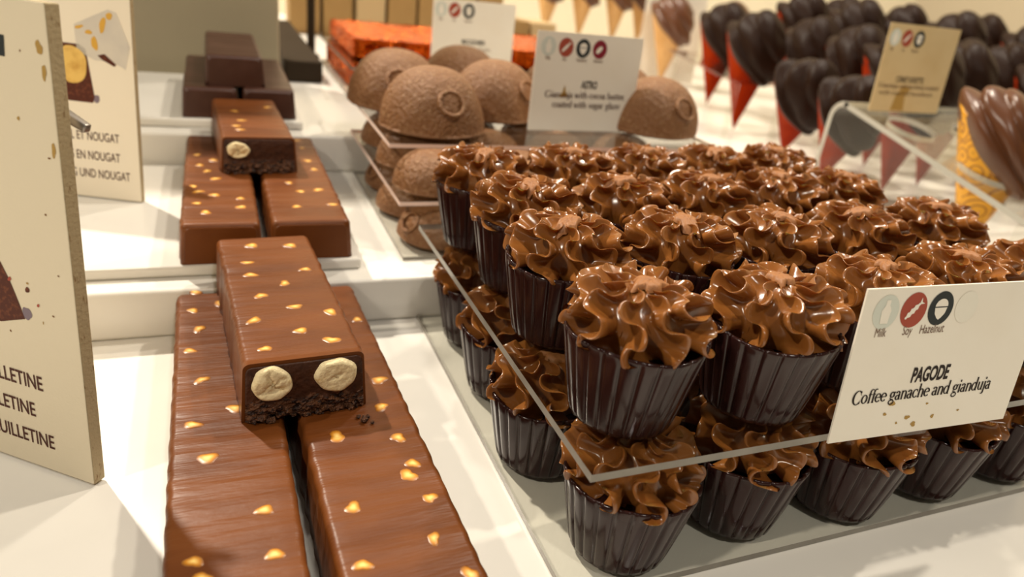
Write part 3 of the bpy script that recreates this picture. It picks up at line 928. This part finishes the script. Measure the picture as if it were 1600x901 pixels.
ORD = ['front', 'second', 'third', 'back']
CORD = ['first', 'second', 'third', 'fourth', 'last']
UP = [[(.1098, .1525), (.1565, .1490), (.2050, .1545), (.2515, .1580), (.2975, .1580)],
      [(.1105, .2030), (.1560, .2025), (.2010, .2030), (.2490, .2055), (.2995, .2090)],
      [(.1125, .2450), (.1580, .2480), (.2025, .2510), (.2470, .2545), (.2870, .2560)],
      [(.1095, .2885), (.1535, .2920), (.1970, .2950), (.2405, .2985), (.2840, .3000)]]
LOW = [[(.1130, .1435), (.1590, .1465), (.2040, .1430), (.2475, .1440), (.2905, .1440)],
       [(.1050, .1905), (.1510, .1950), (.1970, .1930), (.2430, .1930), (.2900, .1930)],
       [(.1085, .2370), (.1525, .2410), (.1985, .2410), (.2435, .2410), (.2880, .2410)],
       [(.1105, .2800), (.1545, .2850), (.1995, .2850), (.2450, .2850), (.2890, .2850)]]
used = [False] * 5
cr = random.Random(4)
for tier, rows, z, word in (('upper', UP, .0479, 'carried by the upper acrylic plate'), ('lower', LOW, .0027, 'standing on the bottom acrylic plate')):
    for j, row in enumerate(rows):
        for i, (x, y) in enumerate(row):
            kx = (i * 2 + j * 3 + (0 if tier == 'upper' else 2)) % 5
            rz = cr.uniform(0, 6.28)
            lab = 'frosted chocolate cup %s, %s row, %s from the bars' % (word, ORD[j], CORD[i])
            if not used[kx]:
                o = protos[kx]; used[kx] = True
                o.location = (x, y, z); o.rotation_euler = (0, 0, rz); o['label'] = lab
            else:
                o = copy_thing(protos[kx], (x, y, z), rz, lab)
            o['category'] = 'chocolate cup'; o['group'] = 'frosted cups on the %s plate' % tier
            if tier == 'lower': o.scale = (1, 1, .995)

# ================================================================== GLAZED DOMES


def dome_proto(d, h, seed):
    rng = np.random.RandomState(seed)
    n, nv = 72, 26; vs = []
    ph = rng.uniform(0, 6.28, 6)
    prof = [(0.0, .80), (.0003, .95), (.0016, 1.0)]
    for j in range(nv):
        t = j / (nv - 1) * math.pi / 2
        prof.append((.0016 + (h - .0016) * math.sin(t) ** 1.05, math.cos(t) ** .82))
    for (z, k) in prof:
        for i in range(n):
            a = 2 * math.pi * i / n
            w = 1 + .018 * math.sin(2 * a + ph[0]) + .012 * math.sin(5 * a + ph[1] + z * 90) + .006 * math.sin(9 * a + ph[2] - z * 200)
            vs.append((d / 2 * k * w * math.cos(a), d / 2 * k * w * math.sin(a), z))
    f = grid_faces(n, len(prof)); f.append(tuple(reversed(range(n))))
    o = mesh_obj('glazed_dome', vs, f, M['truffle'])
    # raised ring on the slope, facing -y at about 45 degrees
    R_, r_ = d * .118, d * .022
    v2, f2 = [], []
    A, B = 36, 10
    for i in range(A):
        a = 2 * math.pi * i / A
        for j in range(B):
            b = 2 * math.pi * j / B
            rr = R_ + r_ * math.cos(b)
            v2.append((rr * math.cos(a), rr * math.sin(a), r_ * math.sin(b)))
    for i in range(A):
        for j in range(B):
            f2.append((i * B + j, ((i + 1) % A) * B + j, ((i + 1) % A) * B + (j + 1) % B, i * B + (j + 1) % B))
    rg = mesh_obj('raised_ring', v2, f2, M['truffle'], o)
    t = math.radians(34)
    rg.location = (0, -(d / 2) * math.cos(t) ** .82 * 1.0, h * math.sin(t))
    rg.rotation_euler = (math.radians(52), 0, 0)
    return o


top = dome_proto(.060, .0350, 1)
low = dome_proto(.044, .0205, 2)
tx = [.1160, .1760, .2290, .2750]
ty = [.4010, .4650, .5000]
dr = random.Random(9)
first = True
DW = ['first', 'second', 'third', 'last']
for j, y in enumerate(ty):
    for i, x in enumerate(tx):
        if j == 0 and i == 2: continue
        if j == 0 and i == 1: y_ = .4095
        else: y_ = y
        lab = 'big sugar glazed dome on the top plate, %s row, %s from the bars' % (['front', 'middle', 'back'][j], DW[i])
        xx, yy = x + dr.uniform(-.001, .001) - .002 * j, y_ + (.012 if i == 3 and j == 0 else 0) - (.004 if j == 2 else 0)
        if j == 0 and i == 1: xx, yy = .1690, .4420
        if j == 1 and i == 1: xx, yy = .1640, .4990
        if j == 1 and i == 0: xx, yy = .1080, .4610
        if j == 2: continue
        o = top if first else copy_thing(top, (0, 0, 0))
        first = False
        o.location = (xx, yy, .0728); o.rotation_euler = (0, 0, dr.uniform(-.5, .5) + .25)
        tag(o, lab, 'chocolate dome', 'big glazed domes')
first = True
for lv, (z, y0) in enumerate(((.0502, .362), (T1 + .0024, .350))):
    for j in range(3):
        for i in range(4):
            lab = 'small glazed dome %s, %s row, %s from the bars' % (('between the two pink edged plates', 'on the middle step\'s lowest plate')[lv], ['front', 'middle', 'back'][j], DW[i])
            o = low if first else copy_thing(low, (0, 0, 0))
            first = False
            o.location = (.1075 + .0480 * i + dr.uniform(-.001, .001), y0 + .0455 * j, z)
            o.rotation_euler = (0, 0, dr.uniform(-1.5, 1.5))
            tag(o, lab, 'chocolate dome', 'small glazed domes')

# ================================================================== ORANGE FOIL PACKS


def foil_pack(b, label, seed):
    x0, x1, y0, y1, z0, z1 = b
    bm = box_bm(0, x1 - x0, 0, y1 - y0, 0, z1 - z0, .0025, 2)
    bmesh.ops.subdivide_edges(bm, edges=bm.edges[:], cuts=22, use_grid_fill=True)
    rg = random.Random(seed)
    for v in bm.verts:
        cre = math.sin(v.co.x * 900 + seed) * .0006 + math.sin(v.co.x * 2300 + v.co.y * 700) * .0005 + math.sin(v.co.y * 1300) * .0005
        v.co += Vector((cre + rg.gauss(0, .0005), cre + rg.gauss(0, .0005), rg.gauss(0, .0005) if v.co.z > .002 else 0))
    o = bm_obj('foil_pack', bm, M['foil'], loc=(x0, y0, z0))
    tag(o, label, 'foil pack', 'orange foil packs')
    return o


foil_pack((.1075, .3300, .6150, .7650, T2 + .0030, .0716), 'red lit lower foil pack seen through the clear plate', 3)
foil_pack((.1105, .3300, .6280, .7650, .0750, .0905), 'orange foil pack with crinkled sides, on top of the stack behind the domes', 4)
CC = price_card((.1690, .6000, .0748), 1, 0.03, 2, .0735, .0560,
                'blurred cream card standing in front of the orange foil pack', M['card'], .03)
for kd, x in (('milk', .0068), ('soy', .0185), ('hazel', .0310)):
    icon(kd, x, .0478, .0052, CC)
for tx_, x in (('Milk', .0068), ('Soy', .0185), ('Hazelnut', .0310)):
    sans('caption', tx_, .0034, x, .0390, M['ink_faded'], CC, sx=.6, align='CENTER')
sans('title_lettering', 'MACADAMIA', .0058, .0370, .0215, M['ink'], CC, sx=.62, align='CENTER', bold=.0001)
serif('text_lettering', 'gianduja and nuts', .0022, .0220, .0165, M['ink_faded'], CC, width=.031)

# ================================================================== CONES
HA = math.tan(math.radians(17.0))
LOWDIR = Vector((0.55, -0.83, 0)).normalized()       # the rim dips towards the shopper's side


def cone_proto(name, wrap, swirl, z_hi=.117, z_lo=.062, seed=0, lump=1.0):
    e = empty(name)
    n, nv = 56, 22
    ld = math.atan2(LOWDIR.y, LOWDIR.x)
    vs = []
    zm, za = (z_hi + z_lo) / 2, (z_hi - z_lo) / 2

    def rim(a): return zm - za * math.cos(a - ld)
    for j in range(nv):
        t = .012 + .988 * j / (nv - 1)
        for i in range(n):
            a = 2 * math.pi * i / n
            z = rim(a) * t
            vs.append((z * HA * math.cos(a), z * HA * math.sin(a), z))
    for j, k in enumerate((.985, .90)):
        for i in range(n):
            a = 2 * math.pi * i / n
            z = rim(a) * (1 - .012 * (j * 2 + 0))
            vs.append((z * HA * k * math.cos(a), z * HA * k * math.sin(a), z))
    f = grid_faces(n, nv + 2); f.append(tuple(reversed(range(n))))
    w = mesh_obj('cone_wrapper', vs, f, wrap, e)
    # ganache filling and swirl, its axis leaning out of the slanted mouth
    c = Vector((0, 0, 0)); pts = [Vector((rim(a) * HA * math.cos(a), rim(a) * HA * math.sin(a), rim(a))) for a in np.linspace(0, 2 * math.pi, 48, endpoint=False)]
    for p in pts: c += p / len(pts)
    nrm = Vector((0, 0, 0))
    for i in range(len(pts)): nrm += (pts[i] - c).cross(pts[(i + 1) % len(pts)] - c)
    nrm.normalize()
    ex = (LOWDIR - nrm * LOWDIR.dot(nrm)).normalized(); ey = nrm.cross(ex)
    ra = max(abs((p - c).dot(ex)) for p in pts); rb = max(abs((p - c).dot(ey)) for p in pts)
    axis = (nrm * .72 + Vector((0, 0, .5))).normalized()
    rng = np.random.RandomState(seed); ph = rng.uniform(0, 6.28)
    N_, V_ = 112, 54; v2 = []
    H = .054 * lump
    for j in range(V_):
        t = j / (V_ - 1)
        if t < .16:
            q = t / .16; k = .80 + .38 * math.sin(q * math.pi / 2); hgt = -.007 + .012 * q
        else:
            q = (t - .16) / .84; k = 1.18 * math.cos(q * math.pi / 2 * .985) ** .72; hgt = .005 + (H - .005) * math.sin(q * math.pi / 2) ** 1.25
        for i in range(N_):
            a = 2 * math.pi * i / N_
            tw = a / 2 + 2 * math.pi * 1.75 * t + ph / 2
            groove = 1 - .14 * (1 - abs(math.sin(tw)) ** .7) * min(1, t * 5 + .2) - .03 * math.sin(5 * a + 14 * t) * min(1, 3 * (1 - t))
            rr = k * groove
            mixq = min(1, max(0, t))
            rad = (ra * (1 - mixq) + rb * mixq) ; radb = rb
            p = c + ex * (rr * rad * math.cos(a)) + ey * (rr * radb * math.sin(a)) + (nrm * (1 - t) + axis * t).normalized() * hgt
            v2.append(p)
    f2 = grid_faces(N_, V_)
    f2.append(tuple(range((V_ - 1) * N_, V_ * N_))); f2.append(tuple(reversed(range(N_))))
    mesh_obj('ganache_swirl', v2, f2, swirl, e)
    return e


def put(proto, state, xyz, rz, label, cat, group):
    if state[0]: o = proto; state[0] = False
    else: o = copy_thing(proto, (0, 0, 0))
    o.location = xyz; o.rotation_euler = (0, 0, rz)
    tag(o, label, cat, group)
    return o


gold = cone_proto('gold_cone', M['cone_gold'], M['swirl_milk'], .113, .058, 1, .62)
gst = [True]
put(gold, gst, (.5060, .3300, .0005), 0.0, 'gold paper cone with a milk chocolate swirl, in the front stand beside the frosted cups', 'cone', 'gold paper cones')
g2 = put(gold, gst, (.5370, .2840, .0005), .10, 'gold paper cone at the very edge of the picture, in the front stand', 'cone', 'gold paper cones')

red = cone_proto('red_cone', M['cone_red'], M['swirl_dark'], .117, .062, 2, 1.0)
rst = [True]
RED = [((.6750, .8857), 'first in the front row, nearest the tan cones'),
       ((.6040, .7280), 'second in the front row, between two others'),
       ((.5900, .6200), 'third in the front row, leaning out'),
       ((.5560, .5230), 'behind the bent corner of the front stand'),
       ((.6020, .4880), 'seen through the clear top of the front stand'),
       ((.6700, .5050), 'rosy behind the empty holes of the front stand')]
for k, ((x, y), w) in enumerate(RED):
    o = put(red, rst, (x, y, .0005), cr.uniform(-.25, .25), 'red paper cone with a dark swirl, ' + w, 'cone', 'red paper cones')
    if k in (2, 3):      # these two lean out towards the shopper
        a_ = math.radians((36, 30)[k - 2])
        ax = Vector((-.62, -.78, 0)).cross(Vector((0, 0, 1)))
        o.rotation_euler = Matrix.Rotation(-a_, 3, ax).to_euler()
        o.location.z = .0012
        o.scale = ((.92, .86)[k - 2],) * 3
BACK = [[(.745, .815), (.692, .728), (.682, .645), (.668, .575)],
        [(.832, .835), (.765, .738), (.757, .652), (.747, .566)],
        [(.850, .745), (.840, .655), (.826, .572), (.790, .488)],
        [(.930, .690), (.908, .600), (.868, .500)]]
for rw, row in zip(('second', 'third', 'fourth', 'rearmost'), BACK):
    for k, (x, y) in enumerate(row):
        far = math.hypot(x, y) > 1.02
        put(red, rst, (x, y, .0265 if far else .0005), cr.uniform(-.4, .4), 'red cone in the %s row of the far stand, %s from the tan cones' % (rw, ('first', 'second', 'third', 'fourth')[k]), 'cone', 'crowded red cones')

tan = cone_proto('tan_cone', M['cone_tan'], M['swirl_milk'], .117, .066, 3, .9)
tst = [True]
TAN = [((.6950, 1.0500), 'in front, its tip above the end dome'), ((.7850, 1.0150), 'half hidden beside the first red cone'), ((.6480, 1.1550), 'third on the white block'),
       ((.5900, 1.1700), 'second on the white block'), ((.5320, 1.1850), 'first on the white block'), ((.7080, 1.1700), 'last on the white block')]
tb = bm_obj('display_block', box_bm(.495, .760, 1.110, 1.240, .0003, .0465, .002, 2), M['counter'])
tag(tb, 'low white block in the far background carrying tan cones', 'block')
for (x, y), w in TAN:
    o = put(tan, tst, (x, y, .0470 if y > 1.1 else .0005), cr.uniform(-.4, .4), 'pale tan paper cone in the far background, ' + w, 'cone', 'tan paper cones')
    o.scale = (.80, .80, .88) if y > 1.1 else (1, 1, 1)

g2.scale = (.9, .9, .95)
# far stand: flat clear sheet with a hole for every cone
pz = .0640
fr = [(x, y, pz * HA + .0024) for (x, y), w in RED[:2]]
fs = empty('cone_stand', (.60, .75, 0))
tag(fs, 'low clear acrylic stand holding the red cones', 'stand')
o = sheet('perforated_top', 0, 0, 0, 0, pz, .003, None, 'acrylic_far', shape=[(.560, .690), (.650, .690), (.715, .935), (.645, .965), (.572, .740)], holes=[h for h in fr])
o.parent = fs; o.location = (-.60, -.75, pz)
for (a, b) in ((.568, .698), (.640, .698), (.652, .950), (.705, .930)):
    bm = bmesh.new(); bmesh.ops.create_cone(bm, cap_ends=True, segments=20, radius1=.004, radius2=.004, depth=pz - .0004)
    bm_obj('leg', bm, M['acrylic'], fs, smooth=True, loc=(a - .60, b - .75, pz / 2))

# front stand: sloping clear sheet bent down at the back
ns = empty('cone_stand', (.462, .440, 0))
tag(ns, 'clear sloping acrylic stand with round holes, holding the gold cones', 'stand')
NX1, NY0, NY1, NZ0, NZ1 = .720, .268, .440, .054, .0925
sl = math.atan2(NZ1 - NZ0, NY1 - NY0); Ls = math.hypot(NZ1 - NZ0, NY1 - NY0)


def on_slope(x, y): return (x - .462, (y - NY0) / math.cos(sl))


hl = []
for (x, y, r) in ((.506, .330, .0228), (.537, .284, .0212), (.4935, .394, .0185), (.5550, .385, .0185), (.616, .345, .0185)):
    a, b = on_slope(x, y); hl.append((a, b, r))
topo = sheet('perforated_top', 0, 0, 0, 0, 0, .004, None, 'acrylic_rim', shape=[(0, 0), (NX1 - .462, 0), (NX1 - .462, Ls - .006), (0, Ls - .006)], holes=hl)
topo.parent = ns; topo.location = (0, NY0 - .440, NZ0); topo.rotation_euler = (sl, 0, 0)
# rounded bend and rear leg as one strip
sec = []
bx, bz = NY1 - .440 - .006 * math.cos(sl), NZ1 - .006 * math.sin(sl)
R0 = .010
cy_, cz_ = bx + math.sin(sl) * -(R0), bz - math.cos(sl) * R0
prof_o, prof_i = [], []
for i in range(9):
    a = math.pi / 2 + sl - (math.pi / 2 + sl) * i / 8
    prof_i.append((cy_ + R0 * math.cos(a), cz_ + R0 * math.sin(a)))
    prof_o.append((cy_ + (R0 + .004) * math.cos(a), cz_ + (R0 + .004) * math.sin(a)))
prof_i.append((cy_ + R0, .0003)); prof_o.append((cy_ + R0 + .004, .0003))
ring = prof_o + list(reversed(prof_i))
bm = bmesh.new()
w_ = NX1 - .462
A_ = [bm.verts.new((0, y, z)) for y, z in ring]; B_ = [bm.verts.new((w_, y, z)) for y, z in ring]
bm.faces.new(A_).material_index = 1; bm.faces.new(list(reversed(B_))).material_index = 1
nR = len(ring)
for i in range(nR):
    bm.faces.new((A_[i], B_[i], B_[(i + 1) % nR], A_[(i + 1) % nR])).material_index = 0
bmesh.ops.recalc_face_normals(bm, faces=bm.faces)
bm_obj('rear_leg', bm, [M['acrylic'], M['acrylic_rim']], ns)
bm = box_bm(0, w_, -.172, -.168, .0003, NZ0 - .0002)
bm_obj('front_leg', bm, [M['acrylic']], ns)

CN = price_card((.4660, .4130, .0930), 1, 0.0, 4, .0745, .0640,
                'yellowed card reading CORNET NOISETTES, on the back of the front cone stand', M['card_yellowed'], .03)
for kd, x in (('milk', .0075), ('soy', .0198), ('hazel', .0325)):
    icon(kd, x, .0540, .0055, CN)
for tx_, x in (('Milk', .0068), ('Soy', .0188), ('Hazelnut', .0312)):
    sans('caption', tx_, .0036, x, .0445, M['ink_faded'], CN, sx=.6, align='CENTER')
sans('title_lettering', 'CORNET NOISETTES', .0062, .0345, .0222, M['ink'], CN, sx=.52, align='CENTER', bold=.00008)
serif('text_lettering', 'Gianduja and hazelnut coated', .0022, .0040, .0178, M['ink_brown'], CN, width=.064)
serif('text_lettering', 'with roasted hazelnuts', .0022, .0060, .0126, M['ink_brown'], CN, width=.058)
blot('stain', [(.022, .001), (.036, .001), (.034, .012), (.038, .018), (.030, .020), (.024, .012)], M['stain'], CN, .0001)

# ================================================================== FAR BACKGROUND
FC = price_card((.6650, 1.0850, .0008), 1, -.10, 2, .112, .180,
                'blurred cream card standing among the tan cones in the far background', M['card'], .03)
sans('title_lettering', 'CORNET', .0100, .056, .1225, M['ink_brown'], FC, sx=.8, align='CENTER', bold=.0002)
serif('text_lettering', 'coated with sugar glaze', .0034, .014, .1130, M['ink_faded'], FC, width=.080)
kb = random.Random(8)
for k in range(9):
    x = .110 + .041 * k
    pale = k in (2, 5, 8)
    z1 = .088 + kb.uniform(-.003, .003)
    bm = box_bm(-.0185, .0185, 0, .05, 0, z1, .0012, 2)
    o = bm_obj('kraft_box', bm, M['kraft_pale'] if pale else M['kraft'], loc=(x, .98 + kb.uniform(-.004, .004), T2 + .0003 if x < .36 else .0003))
    bm = box_bm(-.0190, .0190, -.0005, .0505, z1 - .012, z1 + .0008, .0006, 1)
    bm_obj('lid', bm, M['kraft_pale'] if pale else M['kraft'], o)
    tag(o, '%s kraft box behind the orange foil packs, %s from the beige panel' % ('pale' if pale else 'brown', ['first', 'second', 'third', 'fourth', 'fifth', 'sixth', 'seventh', 'eighth', 'ninth'][k]), 'box', 'kraft boxes behind the trays')

bm = bmesh.new(); bmesh.ops.create_cone(bm, cap_ends=True, segments=20, radius1=.0042, radius2=.0042, depth=.075)
bmesh.ops.bevel(bm, geom=[e for e in bm.edges if len(e.link_faces) == 2 and abs(e.verts[0].co.z - e.verts[1].co.z) < 1e-6], offset=.001, segments=2, affect='EDGES')
rod = bm_obj('slim_post', bm, M['blackgap'], smooth=False, loc=(.0955, .800, T2 + .0003 + .0375))
bm = bmesh.new(); bmesh.ops.create_cone(bm, cap_ends=True, segments=24, radius1=.009, radius2=.007, depth=.003)
bm_obj('post_foot', bm, M['blackgap'], rod, loc=(0, 0, -.0358))
tag(rod, 'slim brown black post between the beige panel and the foil packs', 'post')
